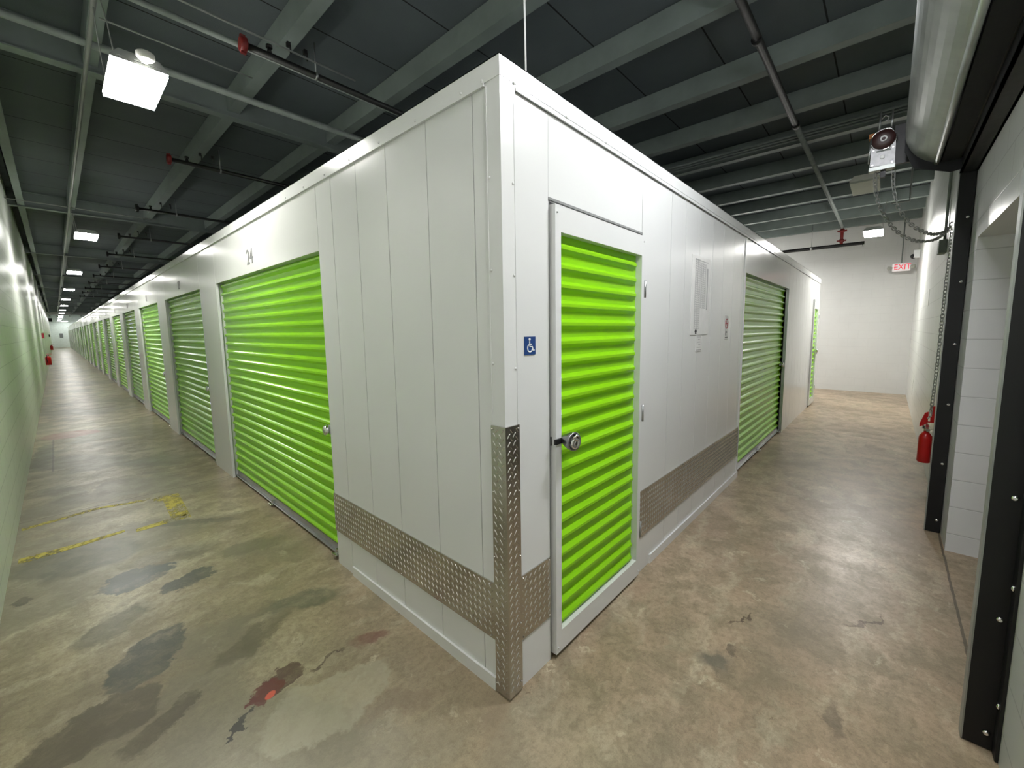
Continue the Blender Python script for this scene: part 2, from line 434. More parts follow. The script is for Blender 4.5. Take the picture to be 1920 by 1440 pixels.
struct('trim_2',bm,M['trimw'],'white top trim band of the right partition','trim')
# corner post trim, folded angle with screws
bm=newbm()
box(bm,-.004,.0,-.004,.072,.0,ZT+.02); box(bm,0,.072,-.004,.0,0,ZT+.02)
box(bm,-.006,0,.066,.072,0,ZT); box(bm,.066,.072,-.006,0,0,ZT)
for z in (1.42,1.78,2.12): screw(bm,(-.004,.058,z),(-1,0,0)); screw(bm,(.058,-.004,z-.02),(0,-1,0))
struct('trim_3',bm,M['white'],'white folded corner post of the storage block','trim')
# bottom strips
bm=newbm(); box(bm,-.011,-.0005,.075,1.38,.0,.060); struct('baseboard_left',bm,M['trimw'],'white base strip under the left partition','baseboard')
bm=newbm(); box(bm,1.335,3.44,-.011,-.0005,.0,.060); struct('baseboard_right',bm,M['trimw'],'white base strip under the right partition','baseboard')

# ------------------------------------------------------------------ tread plate guards
def lugs(bm,axis,a0,a1,z0,z1,s=.0285,off=0.0,phase=0):
    """raised diamond lugs on a plate; axis = direction of the wall; out is -x or -y"""
    L=.0115; W=.0024; H=.0016
    i=0; cp=.0158; vp=.034; a=a0+.010
    L=.0125; W=.0026; H=.0022
    while a<a1-.006:
        z=z0+.013+(vp/2 if (i+phase)%2 else 0)
        while z<z1-.010:
            ang=math.radians(40 if (i+phase)%2 else -40)
            ca,sa=math.cos(ang),math.sin(ang)
            pts=[(-L,0),(-L*.5,-W),(L*.5,-W),(L,0),(L*.5,W),(-L*.5,W)]
            def mp(u,w,h):
                A=a+u*sa-w*ca; Z=z+u*ca+w*sa
                return (-off-h,A,Z) if axis=='y' else (A,-off-h,Z)
            base=[bm.verts.new(mp(u,w,0)) for u,w in pts]
            top=[bm.verts.new(mp(u*.8,w*.4,H)) for u,w in pts]
            for k in range(6):
                l=(k+1)%6; bm.faces.new((base[k],base[l],top[l],top[k]))
            bm.faces.new(top)
            z+=vp
        a+=cp; i+=1
bm=newbm(); t0=.0035
box(bm,-.006,0-.0005,.072,1.60,.235,.492); lugs(bm,'y',.078,1.598,.237,.49,.024,.006)
for y in (.10,.8,1.56):
    for z in (.245,.482): screw(bm,(-.006,y,z),(-1,0,0),.004)
tag(obj('kick_plate',bm,M['tread']),'long tread plate band on the left partition beside the corner guard','kick plate')
bm=newbm(); box(bm,.072,.277,-.006,-.0005,.225,.515); lugs(bm,'x',.076,.275,.227,.513,.024,.006)
for x in (.085,.265):
    for z in (.235,.505): screw(bm,(x,-.006,z),(0,-1,0),.004)
tag(obj('kick_plate',bm,M['tread']),'short tread plate between the corner guard and the narrow green door','kick plate')
bm=newbm(); box(bm,1.152,3.41,-.006,-.0005,.235,.54); lugs(bm,'x',1.156,3.405,.237,.538,.024,.006)
for x in (1.17,1.9,2.6,3.38):
    for z in (.245,.53): screw(bm,(x,-.006,z),(0,-1,0),.004)
tag(obj('kick_plate',bm,M['tread']),'long tread plate band on the right partition between the two green doors','kick plate')
bm=newbm()
box(bm,-.0135,-.006,-.0135,.068,.012,1.174); box(bm,-.006,.068,-.0135,-.006,.012,1.174)
lugs(bm,'y',-.006,.066,.02,1.17,.034,.0135); lugs(bm,'x',-.006,.066,.02,1.17,.034,.0135,1)
for z in (.05,.32,.62,.9,1.16): screw(bm,(.06,-.0135,z),(0,-1,0),.0045); screw(bm,(-.0135,.06,z),(-1,0,0),.0045)
tag(obj('corner_guard',bm,M['tread']),'tall upright tread plate angle wrapped round the near corner of the block','corner guard')

# ------------------------------------------------------------------ roll-up doors
def curtain_profile(z0,z1,pitch=.0845,d=.021):
    pts=[]; z=z1
    n=int(round((z1-z0)/pitch)); p=(z1-z0)/n
    for i in range(n):
        zt=z1-i*p
        pts+= [(0,zt),(0,zt-p*.40),(d*.55,zt-p*.49),(d,zt-p*.60),(d,zt-p*.76),(d*.8,zt-p*.81),(.001,zt-p*.985)]
    pts.append((0,z0)); return pts
def curtain(bm,w,z0,z1,flip=False,endinset=True):
    """curtain spans local x 0..w, faces -y, ridge towards -y"""
    pr=curtain_profile(z0,z1); cols=[]
    xs=[(0,0.0),(.012,.35),(.03,1.0)] ; xs=[(a,k) for a,k in xs]+[(w-.03,1.0),(w-.012,.35),(w,0.0)]
    for x,k in xs:
        cols.append([bm.verts.new((x,-d*k,z)) for d,z in pr])
    back=[[bm.verts.new((x,.012,z)) for z in (z1,z0)] for x in (0,w)]
    for a,b in zip(cols,cols[1:]):
        for i in range(len(pr)-1): bm.faces.new((a[i],a[i+1],b[i+1],b[i]))
    bm.faces.new((back[0][0],back[0][1],back[1][1],back[1][0]))
def rollup(label,w,ztop,group,lock_side=1,lock_z=.9,recess=.0):
    """local: x along the door width, -y towards the corridor, origin at the left floor corner of the curtain"""
    t=thing('roll_up_door',label,'door',group=group)
    bm=newbm(); curtain(bm,w,.075,ztop); obj('curtain',bm,M['green'],t)
    bm=newbm(); box(bm,0,w,-.012,.01,.028,.078); box(bm,0,w,-.03,.01,.022,.030)
    obj('bottom_bar',bm,M['galv'],t,.002)
    bm=newbm(); box(bm,0,w,-.014,.006,.003,.024); obj('floor_seal',bm,M['blackrub'],t)
    for s in (0,1):
        x=-.006 if s==0 else w-.016
        bm=newbm(); box(bm,x,x+.022,-.034,-.028,.004,ztop+.05); box(bm,x if s==0 else x+.019,x+.003 if s==0 else x+.022,-.03,.008,.004,ztop+.05)
        obj('guide_rail',bm,M['galv'],t)
    # slide latch and disc lock
    lx=w-.05 if lock_side>0 else .06
    bm=newbm(); box(bm,lx-.10,lx+.045,-.030,-.016,lock_z-.016,lock_z+.016); box(bm,lx-.03,lx+.03,-.036,-.028,lock_z-.03,lock_z+.03)
    la=obj('latch',bm,M['galv'],t,.002)
    bm=newbm(); lathe(bm,[(.030,0),(.033,.006),(.033,.022),(.028,.029),(.015,.030),(.013,.033)],(lx-.03,-.034,lock_z-.005),(0,-1,0),24)
    obj('disc_lock',bm,M['chrome'],la,.0)
    # bottom step brackets
    for fx in (.46,.97):
        bm=newbm(); x=w*fx-.02
        box(bm,x,x+.05,-.055,-.012,.02,.028); box(bm,x,x+.05,-.058,-.052,.012,.036); box(bm,x+.012,x+.03,-.035,-.012,.028,.06)
        obj('foot_step',bm,M['chrome'],t,.001)
    return t
# left corridor door rows: face -x ; local x -> +? rotate by -90deg: local x->-y, local -y -> -x
def placeA(t,yleft): # local x runs to -Y; origin at far (larger y) jamb
    t.rotation_euler=(0,0,-PI/2); t.location=(.055,yleft,0)
a,b=doorsA[0]
d24=rollup('wide bright green roll-up door under the number 24 on the left corridor',b-a,DTOP+.03,None,1,.905); placeA(d24,b)
w2=doorsA[1][1]-doorsA[1][0]
GA='green roll-up doors along the left corridor beyond door 24'
first=rollup('green roll-up door next beyond door 24 on the left corridor',w2,DTOP+.03,GA,1,.905); placeA(first,doorsA[1][1])
for k,(a,b) in enumerate(doorsA[2:],start=2):
    lab='%s green roll-up door beyond door 24 on the left corridor'%ORD[k-1] if k<len(doorsA)-1 else 'farthest green roll-up door on the left corridor, before the end wall'
    dup(first,(.055,b,0),lab,-PI/2)
# right corridor wide door
dB=rollup('wide roll-up door on the right corridor, pale with reflections of the block wall',doorB[1]-doorB[0],2.13,None,1,1.02)
dB.location=(doorB[0],.06,0)
# jamb liners for the wide right door
bm=newbm(); box(bm,3.395,3.44,-.006,.1,0,2.44); struct('trim_4',bm,M['trimw'],'white door jamb trim left of the wide right door','trim')
bm=newbm(); box(bm,5.82,5.85,-.004,.1,0,2.12); struct('trim_5',bm,M['galv'],'grey steel jamb trim right of the wide right door','trim')

# narrow framed doors (hinged leaf filled with corrugated green sheet)
def framed(label,w,zt,ins=(.036,.03,.125,.13),lock=True,name='hinged_door'):
    t=thing(name,label,'door')
    l,r,bt,tp=ins; z0=.026
    bm=newbm()
    box(bm,0,l,-.026,.02,z0,zt); box(bm,w-r,w,-.026,.02,z0,zt); box(bm,l,w-r,-.026,.02,z0,z0+bt-.02); box(bm,l,w-r,-.026,.02,zt-tp,zt)
    for x in (.014,w-.012):
        for z in (z0+.03,zt-.03): screw(bm,(x,-.026,z),(0,-1,0),.005)
    obj('door_frame',bm,M['white'],t)
    bm=newbm(); curtain(bm,w-l-r,z0+bt-.022,zt-tp+.002)
    c=obj('corrugated_panel',bm,M['green'],t); c.location=(l,.012,0)
    bm=newbm(); box(bm,l,w-r,.02,.03,z0,zt); obj('back_sheet',bm,M['gap'],t)
    for z in (.32,1.05,1.78):
        bm=newbm(); cyl(bm,(w+.003,-.030,z-.05),(w+.003,-.030,z+.05),.006,n=10); box(bm,w-.004,w+.012,-.028,-.02,z-.048,z+.048)
        obj('hinge',bm,M['galv'],t)
    return t
h1=framed('narrow bright green corrugated door in white frame with a chrome lock, beside the near corner',.846,2.075,(.04,.036,.125,.11)); h1.location=(.292,.0,0)
# reveal around narrow door
bm=newbm(); box(bm,.277,.285,.0,.10,0,DF); box(bm,1.1445,1.149,.0,.10,0,DF); box(bm,.277,1.149,.0,.10,2.085,DF)
box(bm,.277,1.149,-.004,.0,2.092,2.102)
struct('trim_6',bm,M['gap'],'dark reveal round the narrow green door','trim')
bm=newbm(); box(bm,.285,.292,.004,.03,.9,1.06-.045); box(bm,.2845,.293,-.002,.03,1.035,1.075); bm.faces.ensure_lookup_table()
obj('strike',bm,M['black'],h1).matrix_parent_inverse=Matrix.Translation((-.292,0,0))
# lock on narrow door: tapered hood with cut front and round keyed plug
lk=None
bm=newbm()
cxk,czk=.085,1.055
# hood: loft from small base ring at the left to wide mouth facing the camera side
d=Vector((-.16,-.98,.02)).normalized()
base=Vector((cxk-.022,-.020,czk))
prof=[(.020,0.0),(.024,.01),(.032,.028),(.040,.05),(.043,.066),(.041,.072),(.035,.073),(.034,.055)]
lathe(bm,prof,base,tuple(d),28)
lk=obj('lock_hood',bm,M['lockgrey'],h1)
bm=newbm(); lathe(bm,[(.027,.05),(.027,.071),(.024,.077),(.015,.0775),(.014,.0755),(.008,.0755),(.007,.078)],base+Vector((.004,0,-.008)),tuple(d),28); obj('lock_plug',bm,M['chrome'],lk)
bm=newbm(); lathe(bm,[(.0065,.0),(.0065,.003)],base+d*.040+Vector((-.034,-.016,0)),(-.9,-.4,.0),12); obj('lock_hole',bm,M['black'],lk)
bm=newbm(); tube(bm,[base+d*.068+Vector((-.012,0,.016)),base+d*.078+Vector((.004,0,.028)),base+d*.074+Vector((.022,0,.024)),base+d*.068+Vector((.030,0,.006))],.006,8); obj('shackle',bm,M['chrome'],lk)
bm=newbm(); box(bm,-.01,.062,-.034,-.022,czk-.012,czk+.012); obj('hasp',bm,M['black'],lk,.002)
h3=framed('narrow green corrugated door in white frame at the far end of the right partition',.70,2.075,(.06,.14,.13,.17)); h3.location=(8.41,.0,0)
bm=newbm(); lathe(bm,[(.03,0),(.036,.01),(.036,.03),(.03,.036)],(.53,-.028,1.08),(0,-1,0),20); box(bm,.50,.60,-.034,-.026,1.065,1.095); obj('disc_lock',bm,M['chrome'],h3)
bm=newbm(); box(bm,8.40,8.409,-.0,.08,0,2.09); box(bm,9.112,9.12,-.0,.08,0,2.09); box(bm,8.40,9.12,.0,.08,2.08,2.09); struct('trim_7',bm,M['gap'],'dark reveal round the far narrow door','trim')

# ------------------------------------------------------------------ text helper
def text_mesh(s,size,name='t',spacing=1):
    cu=bpy.data.curves.new(name,'FONT'); cu.body=s; cu.size=size; cu.space_character=spacing; cu.align_x='CENTER'; cu.align_y='CENTER'; cu.extrude=.0008; cu.offset=0
    o=bpy.data.objects.new(name,cu); C.objects.link(o)
    dg=bpy.context.evaluated_depsgraph_get(); me=bpy.data.meshes.new_from_object(o.evaluated_get(dg))
    bpy.data.objects.remove(o); bpy.data.curves.remove(cu); return me
def text_obj(name,s,size,mat,parent=None,scale=(1,1,1)):
    me=text_mesh(s,size); me.materials.clear(); me.materials.append(mat)
    o=bpy.data.objects.new(name,me); C.objects.link(o); o.scale=scale
    if parent: o.parent=parent
    return o
# rotation matrices for a face looking to -x / -y
ROT_NX=(PI/2,0,-PI/2); ROT_NY=(PI/2,0,0); ROT_PX=(PI/2,0,PI/2)
n=text_obj('unit_number','24',.175,M['digit'],scale=(.98,1,1)); n.rotation_euler=ROT_NX; n.location=(-.0015,2.955,2.178)
tag(n,'grey number 24 on the white header above the near wide door','number')
for k in range(1,7):
    n=text_obj('unit_number',str(24-k if k>1 else 23),.155,M['digit']); n.rotation_euler=ROT_NX
    n.location=(-.0015,(doorsA[k][0]+doorsA[k][1])/2,2.178)
    tag(n,'small grey unit number on the header of the %s door beyond door 24'%ORD[k-1],'number','unit numbers beyond door 24')
# accessible sign
s=thing('accessibility_sign','small blue wheelchair symbol sticker left of the narrow green door','sign',(.149,-.002,1.487))
bm=newbm(); box(bm,-.034,.034,-.0015,.001,-.037,.037); obj('sign_panel',bm,M['blue'],s)
bm=newbm()
def flatring(bm,cx,cz,r0,r1,a0,a1,y0=-.0035,y1=-.0015,n=24):
    A=[]
    for i in range(n+1):
        a=math.radians(a0+(a1-a0)*i/n); A.append(((cx+r0*math.cos(a),cz+r0*math.sin(a)),(cx+r1*math.cos(a),cz+r1*math.sin(a))))
    for (p,q),(u,v) in zip(A,A[1:]):
        prism(bm,[p,q,v,u],lambda x,z,y:(x,y,z),y0,y1)
flatring(bm,-.004,.026,0.0001,.0055,0,360)
flatring(bm,-.002,-.010,.0135,.0175,115,350)
for poly in ([(-.007,.019),(-.002,.019),(-.001,-.006),(-.006,-.006)],[(-.004,.008),(.009,.008),(.009,.004),(-.004,.004)],[(-.006,-.006),(-.006,-.002),(.012,-.002),(.012,-.006)],[(.010,-.002),(.014,-.002),(.021,-.022),(.017,-.023)],[(.018,-.023),(.020,-.019),(.027,-.017),(.027,-.020)]):
    prism(bm,poly,lambda x,z,y:(x,y,z),-.0035,-.0015)
obj('wheelchair_symbol',bm,M['signwhite'],s)
# site map sheet
s=thing('site_map','white plastic sheet with a grey printed floor plan on the right partition','poster',(2.155,-.002,1.795))
bm=newbm(); box(bm,-.197,.197,-.002,.001,-.293,.293); obj('sheet',bm,M['paper'],s)
bm=newbm(); Y0,Y1=-.0032,-.002
def ln(x0,x1,z0,z1): box(bm,x0,x1,Y0,Y1,z0,z1)
for x0,x1,zt,zb in ((-.13,-.02,.27,-.25),(-.005,.10,.25,-.09)):
    ln(x0,x0+.003,zb,zt); ln(x1-.003,x1,zb,zt); ln((x0+x1)/2-.001,(x0+x1)/2+.001,zb,zt)
    z=zb
    while z<zt:
        ln(x0,x1,z,z+.0022)
        for q in range(3):
            ln(x0+.01+q*.033,x0+.022+q*.033,z+.006,z+.0095)
        z+=.0165
ln(-.13,.15,.262,.266); ln(.13,.15,-.1,.22)
obj('printed_plan',bm,M['greyink'],s)
bm=newbm(); prism(bm,[(-.10,-.285),(-.07,-.285),(-.075,-.27),(-.06,-.268),(-.085,-.245),(-.11,-.268),(-.095,-.27)],lambda x,z,y:(x,y,z),-.0036,-.002); obj('north_arrow',bm,M['blackink'],s)
s=thing('printed_notice','small clear notice with grey text lines under the floor plan sheet','notice',(2.15,-.002,1.435))
bm=newbm(); box(bm,-.07,.07,-.0015,.001,-.062,.062); obj('sheet',bm,M['paper'],s)
bm=newbm()
for i,(a,b) in enumerate(((-.05,.05),(-.02,.02),(-.035,.03),(-.01,.03),(-.045,.04),(-.055,.055))): box(bm,a,b,-.003,-.0015,.048-i*.02,.052-i*.02)
obj('printed_text',bm,M['greyink'],s)
s=thing('prohibition_sign','small white sign with a red crossed circle left of the wide pale door','sign',(2.86,-.002,1.555))
bm=newbm(); box(bm,-.055,.055,-.002,.001,-.105,.105); obj('sign_panel',bm,M['paper'],s)
bm=newbm(); flatring(bm,0,.035,.036,.046,0,360,-.0036,-.002); prism(bm,[(-.032,.063),(-.026,.069),(.034,.007),(.028,.001)],lambda x,z,y:(x,y,z),-.0036,-.002)
prism(bm,[(-.03,.032),(.03,.032),(.03,.040),(-.03,.040)],lambda x,z,y:(x,y,z),-.0033,-.002); obj('red_symbol',bm,M['redink'],s)
bm=newbm(); box(bm,-.025,-.012,-.0036,-.002,-.07,-.03); box(bm,-.025,.015,-.0036,-.002,-.045,-.035); box(bm,-.04,.04,-.003,-.002,-.09,-.085); obj('black_print',bm,M['blackink'],s)

# ------------------------------------------------------------------ ceiling steel
jx=[-.72,.31,1.31,2.29,3.33,4.31,5.28,6.28,7.31,8.24,9.27,10.24,11.2]
GJ='ceiling joists running along the left corridor direction'
for i,x in enumerate(jx):
    w=.052 if i else .045
    bm=newbm(); box(bm,x-w,x+w,-1.5,YEND,3.85,3.862); box(bm,x-.012 if i else x-.03,x+.012 if i else x+.03,-1.5,YEND,3.862,4.04)
    box(bm,x-w,x-w+.008,-1.5,YEND,3.862,4.04)
    tag(obj('ceiling_joist',bm,M['joist']),['ceiling joist over the row of lit lamps on the left corridor'][0] if i==0 else '%s grey ceiling joist right of the lamp row, running parallel to the left corridor'%ORD[i-1],'joist',GJ)
GB='main ceiling beams crossing the left corridor'
yb=[4.22+6.22*k for k in range(11)]
for k,y in enumerate(yb):
    bm=newbm(); box(bm,-1.46,XB,y-.055,y+.055,3.78,3.792); box(bm,-1.46,XB,y-.006,y+.006,3.792,4.04); box(bm,-1.46,XB,y-.055,y+.055,4.03,4.045)
    tag(obj('ceiling_beam',bm,M['beam']),'%s steel beam crossing over the left corridor, counted from the near corner'%ORD[k],'beam',GB)
bm=newbm(); box(bm,-1.46,XB,65.5,66.3,3.74,4.045); tag(obj('concrete_header',bm,M['cmu_back']),'pale deep header beam crossing the far part of the left corridor','beam')
bm=newbm(); box(bm,-1.36,-1.27,-1.5,YEND,3.80,3.81); box(bm,-1.36,-1.35,-1.5,YEND,3.80,4.045)
tag(obj('wall_ledger',bm,M['joist']),'long grey ledger channel beside the left block wall near the ceiling','ledger')
# conduits and pipes along +x over the left corridor
def pipe(name,label,cat,pts,r,mat,group=None,n=12):
    bm=newbm(); tube(bm,pts,r,n); return tag(obj(name,bm,mat),label,cat,group)
pipe('ceiling_pipe','thick grey painted pipe crossing the ceiling in front of the first main beam','pipe',[(-1.46,3.6,3.74),(3,3.6,3.74),(XB,3.6,3.74)],.028,M['conduit'])
pipe('ceiling_pipe','grey painted pipe running beside the red-ended black sprinkler pipe nearest the camera','pipe',[(-1.46,2.74,3.72),(3,2.74,3.72),(XB,2.74,3.72)],.020,M['conduit'])
pipe('ceiling_conduit','thin grey conduit above the nearest red-ended sprinkler pipe','conduit',[(-1.46,2.46,3.68),(.1,2.46,3.68),(.75,2.46,3.68)],.007,M['conduitlight'])
pipe('ceiling_conduit','thin grey conduit ending at the joist between the two grey painted pipes','conduit',[(-.74,3.06,3.68),(-.2,3.06,3.68),(.16,3.06,3.68)],.006,M['conduitlight'])
pipe('lamp_conduit','straight grey conduit feeding the lamp row along the left corridor ceiling','conduit',[(-.76,-1.1,3.69)]+[(-.77,y,3.69) for y in range(2,77,5)],.015,M['conduitlight'])
pipe('ceiling_conduit','thin grey conduit crossing the left corridor just before the second main beam','conduit',[(-1.46,9.6,3.72),(0,9.6,3.72),(.35,9.6,3.72)],.008,M['conduitlight'])
# sprinkler stubs
GS='black sprinkler branch pipes over the left partition'
def sprinkler(y,label,red=True):
    t=thing('sprinkler_pipe',label,'sprinkler pipe',(-.06,y,3.6),GS)
    bm=newbm(); tube(bm,[(0.02,0,0),(2,0,0),(6.5,0,0)],.024 if red else .021,12); obj('pipe',bm,M['pipeblack'],t)
    bm=newbm(); lathe(bm,[(.030,-.02),(.050,-.018),(.052,0),(.050,.02),(.034,.024)],(0,0,0),(1,0,0),20)
    for s in (1,-1): box(bm,-.016,.016,-.012,.012,s*.05-.012,s*.05+.012)
    f=obj('end_coupling',bm,M['redpipe'] if red else M['pipeblack'],t)
    bm=newbm(); cyl(bm,(.17,0,.02),(.17,0,.055),.018,.012,10); cyl(bm,(.17,0,.055),(.17,0,.075),.022,.022,10); obj('sprinkler_head',bm,M['pipeblack'],t)
    bm=newbm(); tube(bm,[(.50,0,.028),(.50,0,.25)],.005,6); lathe(bm,[(.029,-.008),(.031,-.006),(.031,.006),(.029,.008)],(.50,0,0),(1,0,0),16); obj('hanger_ring',bm,M['galv'],t)
    for x in (.30,.42):
        bm=newbm(); box(bm,x-.012,x+.012,-.03,.0,.12,.15); box(bm,x+.006,x+.014,-.03,-.02,.07,.13); obj('beam_clamp',bm,M['pipeblack'],t)
    return t
sprinkler(2.50,'nearest black sprinkler pipe with a bright red end coupling')
sprinkler(5.42,'second black sprinkler pipe with a red end coupling, beyond the first main beam')
for k in range(2,11): sprinkler(2.5+2.9*k,'%s black sprinkler pipe over the left partition, all black'%ORD[k],False)
# right corridor sprinkler main + elbow + cross pipe
t=thing('sprinkler_main','long dark sprinkler pipe on the right corridor ceiling with a red riser','sprinkler pipe',(0,-.2,3.75))
bm=newbm(); tube(bm,[(-1.4,-.02,.03),(4.4,0,0)],.030,14); cyl(bm,(2.6,0,0),(2.64,0,0),.036,n=14); cyl(bm,(4.36,0,0),(4.44,0,0),.038,n=14); obj('pipe',bm,M['pipeblack'],t)
bm=newbm(); tube(bm,[(4.4,0,0),(10.42,0,0),(10.5,0,-.03)],.028,14); obj('grey_pipe',bm,M['conduit'],t)
bm=newbm(); tube(bm,[(10.5,0,-.02),(10.5,0,-.40)],.030,12)
for z in (-.09,-.30): cyl(bm,(10.5,0,z-.03),(10.5,0,z+.03),.045,n=14); box(bm,10.48,10.52,-.085,.085,z-.014,z+.014)
obj('red_riser',bm,M['redpipe'],t)
bm=newbm(); tube(bm,[(10.5,-.40,-.40),(10.5,3.4,-.40)],.036,14); obj('cross_pipe',bm,M['pipeblack'],t)
bm=newbm(); lathe(bm,[(.018,0),(.02,-.03),(.012,-.05),(.03,-.055)],(10.5,-.38,-.42),(0,0,1),12); obj('sprinkler_head',bm,M['chrome'],t)
bm=newbm(); tube(bm,[(10.5,.55,-.37),(10.5,.55,.28)],.006,6); cyl(bm,(10.5,.53,-.40),(10.5,.57,-.40),.042,n=14); obj('hanger_rod',bm,M['galv'],t)
for i,(x,l) in enumerate(((4.78,'leftmost'),(4.86,'middle'),(4.94,'rightmost'))):
    pipe('ceiling_conduit','%s of three dark conduits under the ceiling of the right corridor beside the door hood'%l,'conduit',[(x,-1.5,3.80),(x,4,3.80),(x,12,3.80)],.013,M['beam'])
# drop rods over right corridor
GR='hanger rods in the right corridor'
pipe('hanger_rod','thin grey hanger pipe dropping from the ceiling to the exit sign','rod',[(11.2,-1.235,4.04),(11.2,-1.235,3.4),(11.2,-1.235,2.93)],.012,M['conduit'],GR)
pipe('hanger_rod','grey drop rod with a crossbar hanging behind the chain hoist','rod',[(7.0,-1.22,4.04),(7.0,-1.22,3.6),(7.0,-1.22,3.32),(7.0,-1.02,3.32)],.010,M['conduitlight'],GR)
pipe('wall_conduit','dark vertical conduit on the right wall beside the far door guide','conduit',[(4.95,-1.485,4.0),(4.95,-1.485,3.2),(4.95,-1.485,2.42)],.012,M['conduit'])
bm=newbm(); box(bm,4.86,5.04,-1.5,-1.44,2.29,2.42); tag(obj('junction_box',bm,M['conduit'],None,.004),'small dark junction box at the end of the wall conduit','junction box')
# suspension wire at the corner of the block
bm=newbm(); tube(bm,[(.49,.30,2.53),(.478,.30,3.2),(.47,.30,4.05)],.003,6); tube(bm,[(.505,.31,2.53),(.484,.30,3.3),(.47,.30,4.05)],.003,6); cyl(bm,(.47,.30,4.0),(.47,.30,4.05),.008,n=8)
tag(obj('suspension_wire',bm,M['signwhite']),'white twin wire hanging from the ceiling down to the near block corner','wire')

# ------------------------------------------------------------------ lamps
def lamp(label,loc,rot=0,lit=True,sensor=False,group='ceiling lamps',mat='lamp'):
    """high bay panel, long side along local y"""
    t=thing('ceiling_lamp',label,'lamp',loc,group,rot)
    w,l=.135,.29
    bm=newbm(); box(bm,-w,w,-l,l,.004,.014); prism(bm,[(-w,.014),(w,.014),(w*.7,.062),(-w*.7,.062)],lambda a,b,h:(a,h,b),-l,l)
    for i in range(3): box(bm,-.085+i*.075-.02,-.085+i*.075+.03,-l-.006,-l,.02,.026)
    obj('housing',bm,M['plastic'] if not lit else M['galvdull'],t)
    bm=newbm(); box(bm,-w+.004,w-.004,-l+.004,l-.004,-.018,.0035); obj('diffuser',bm,M[mat] if lit else M['lampoff'],t)
    for s in (-1,1):
        bm=newbm(); tube(bm,smooth_path([(-.11,s*(l-.05),.05),(-.125,s*(l-.06),.22),(-.14,s*(l-.12),.40),(-.14,s*(l-.12),.53)],4),.0035,6); obj('hanger_cord',bm,M['conduitlight'],t)
    if sensor:
        bm=newbm(); lathe(bm,[(.036,.0),(.045,.012),(.045,.035),(.03,.045)],(.02,-l-.06,.02),(0,0,1),20); box(bm,.005,.035,-l-.03,-l+.01,.02,.035); obj('motion_sensor',bm,M['plastic'],t)
    return t
GL='lit ceiling lamps in a row down the left corridor'
l1=lamp('large glowing ceiling lamp nearest the camera on the left corridor',(-.63,2.78,3.2),0,True,True,GL)
l2=lamp('second glowing ceiling lamp of the left corridor row',(-.63,9.2,3.2),0,True,False,GL)
for k in range(2,12):
    dup(l2,(-.635,2.78+6.28*k,3.2),'%s glowing ceiling lamp of the left corridor row'%ORD[k])
lamp('glowing ceiling lamp near the back wall of the right corridor',(8.58,-.80,3.2),PI/2,True,False,None,'lamp_far')
lamp('unlit pale ceiling lamp beside the chain hoist in the right corridor',(5.4,-.79,3.22),PI/2,False,False,None)
lamp('glowing ceiling lamp over the near end of the right corridor',(1.18,-1.0,3.3),PI/2,True,False,None,'lamp_near')
lamp('added fill lamp over the corner where the two corridors meet',(-.35,-1.18,3.3),0,True,False,None,'lamp_fill')  # out of view, added to lift the near floor and left partition
lamp('added ceiling lamp at the far end of the left corridor by the end wall',(-.2,76.2,3.25),PI/2,True,False,None,'lamp_fill')  # added beyond the lamp row to brighten the end wall
lamp('added unseen lamp of the cross aisle behind the far end of the block',(1.6,76.4,3.2),PI/2,True,False,None,'lamp_fill')  # hidden by the block, added to light the end wall
lamp('nearer unseen lamp added in the aisle behind the storage block',(10.4,1.7,3.2),0,True,False,None,'lamp_far')  # hidden behind the block, added to brighten the back wall
lamp('farther unseen lamp added in the aisle behind the storage block',(10.4,6.5,3.2),0,True,False,None,'lamp_far')  # second hidden lamp added for the back wall

# ------------------------------------------------------------------ exit sign, far
e=thing('exit_sign','white exit sign with red letters hanging by the back wall','exit sign',(11.2,-1.235,2.84))
bm=newbm(); box(bm,-.02,.02,-.15,.15,-.085,.085); obj('housing',bm,M['exitface'],e,.012)
o=text_obj('letters','EXIT',.165,M['exitglow'],e,(.82,1.05,1)); o.rotation_euler=ROT_NX; o.location=(-.0215,-.018,0)
bm=newbm(); prism(bm,[(.125,0),(.108,.016),(.108,-.016)],lambda y,z,x:(x,y,z),-.022,-.0205); obj('arrow',bm,M['exitglow'],e)
for s in (-1,1):
    bm=newbm(); lathe(bm,[(.02,0),(.035,.02),(.045,.07),(.02,.085)],(-.01,s*.15,.0),(-.3,s*.9,-.15),16); obj('lamp_head',bm,M['lampoff'],e)
# camera dome and paper on right wall
t=thing('security_camera','small white dome camera on the right wall near the back corner','camera',(10.6,-1.5,3.0))
bm=newbm(); box(bm,-.06,.06,0,.10,-.06,.10); obj('mount',bm,M['signwhite'],t,.01)
bm=newbm(); lathe(bm,[(.05,0),(.045,.03),(.03,.05),(.005,.058)],(-.01,.09,-.02),(-.3,.9,-.3),16); obj('dome',bm,M['black'],t)
bm=newbm(); box(bm,6.78,6.98,-1.5,-1.497,1.83,2.05); tag(obj('wall_paper_notice',bm,M['paper']),'white rectangular paper on the shiny right wall','notice')

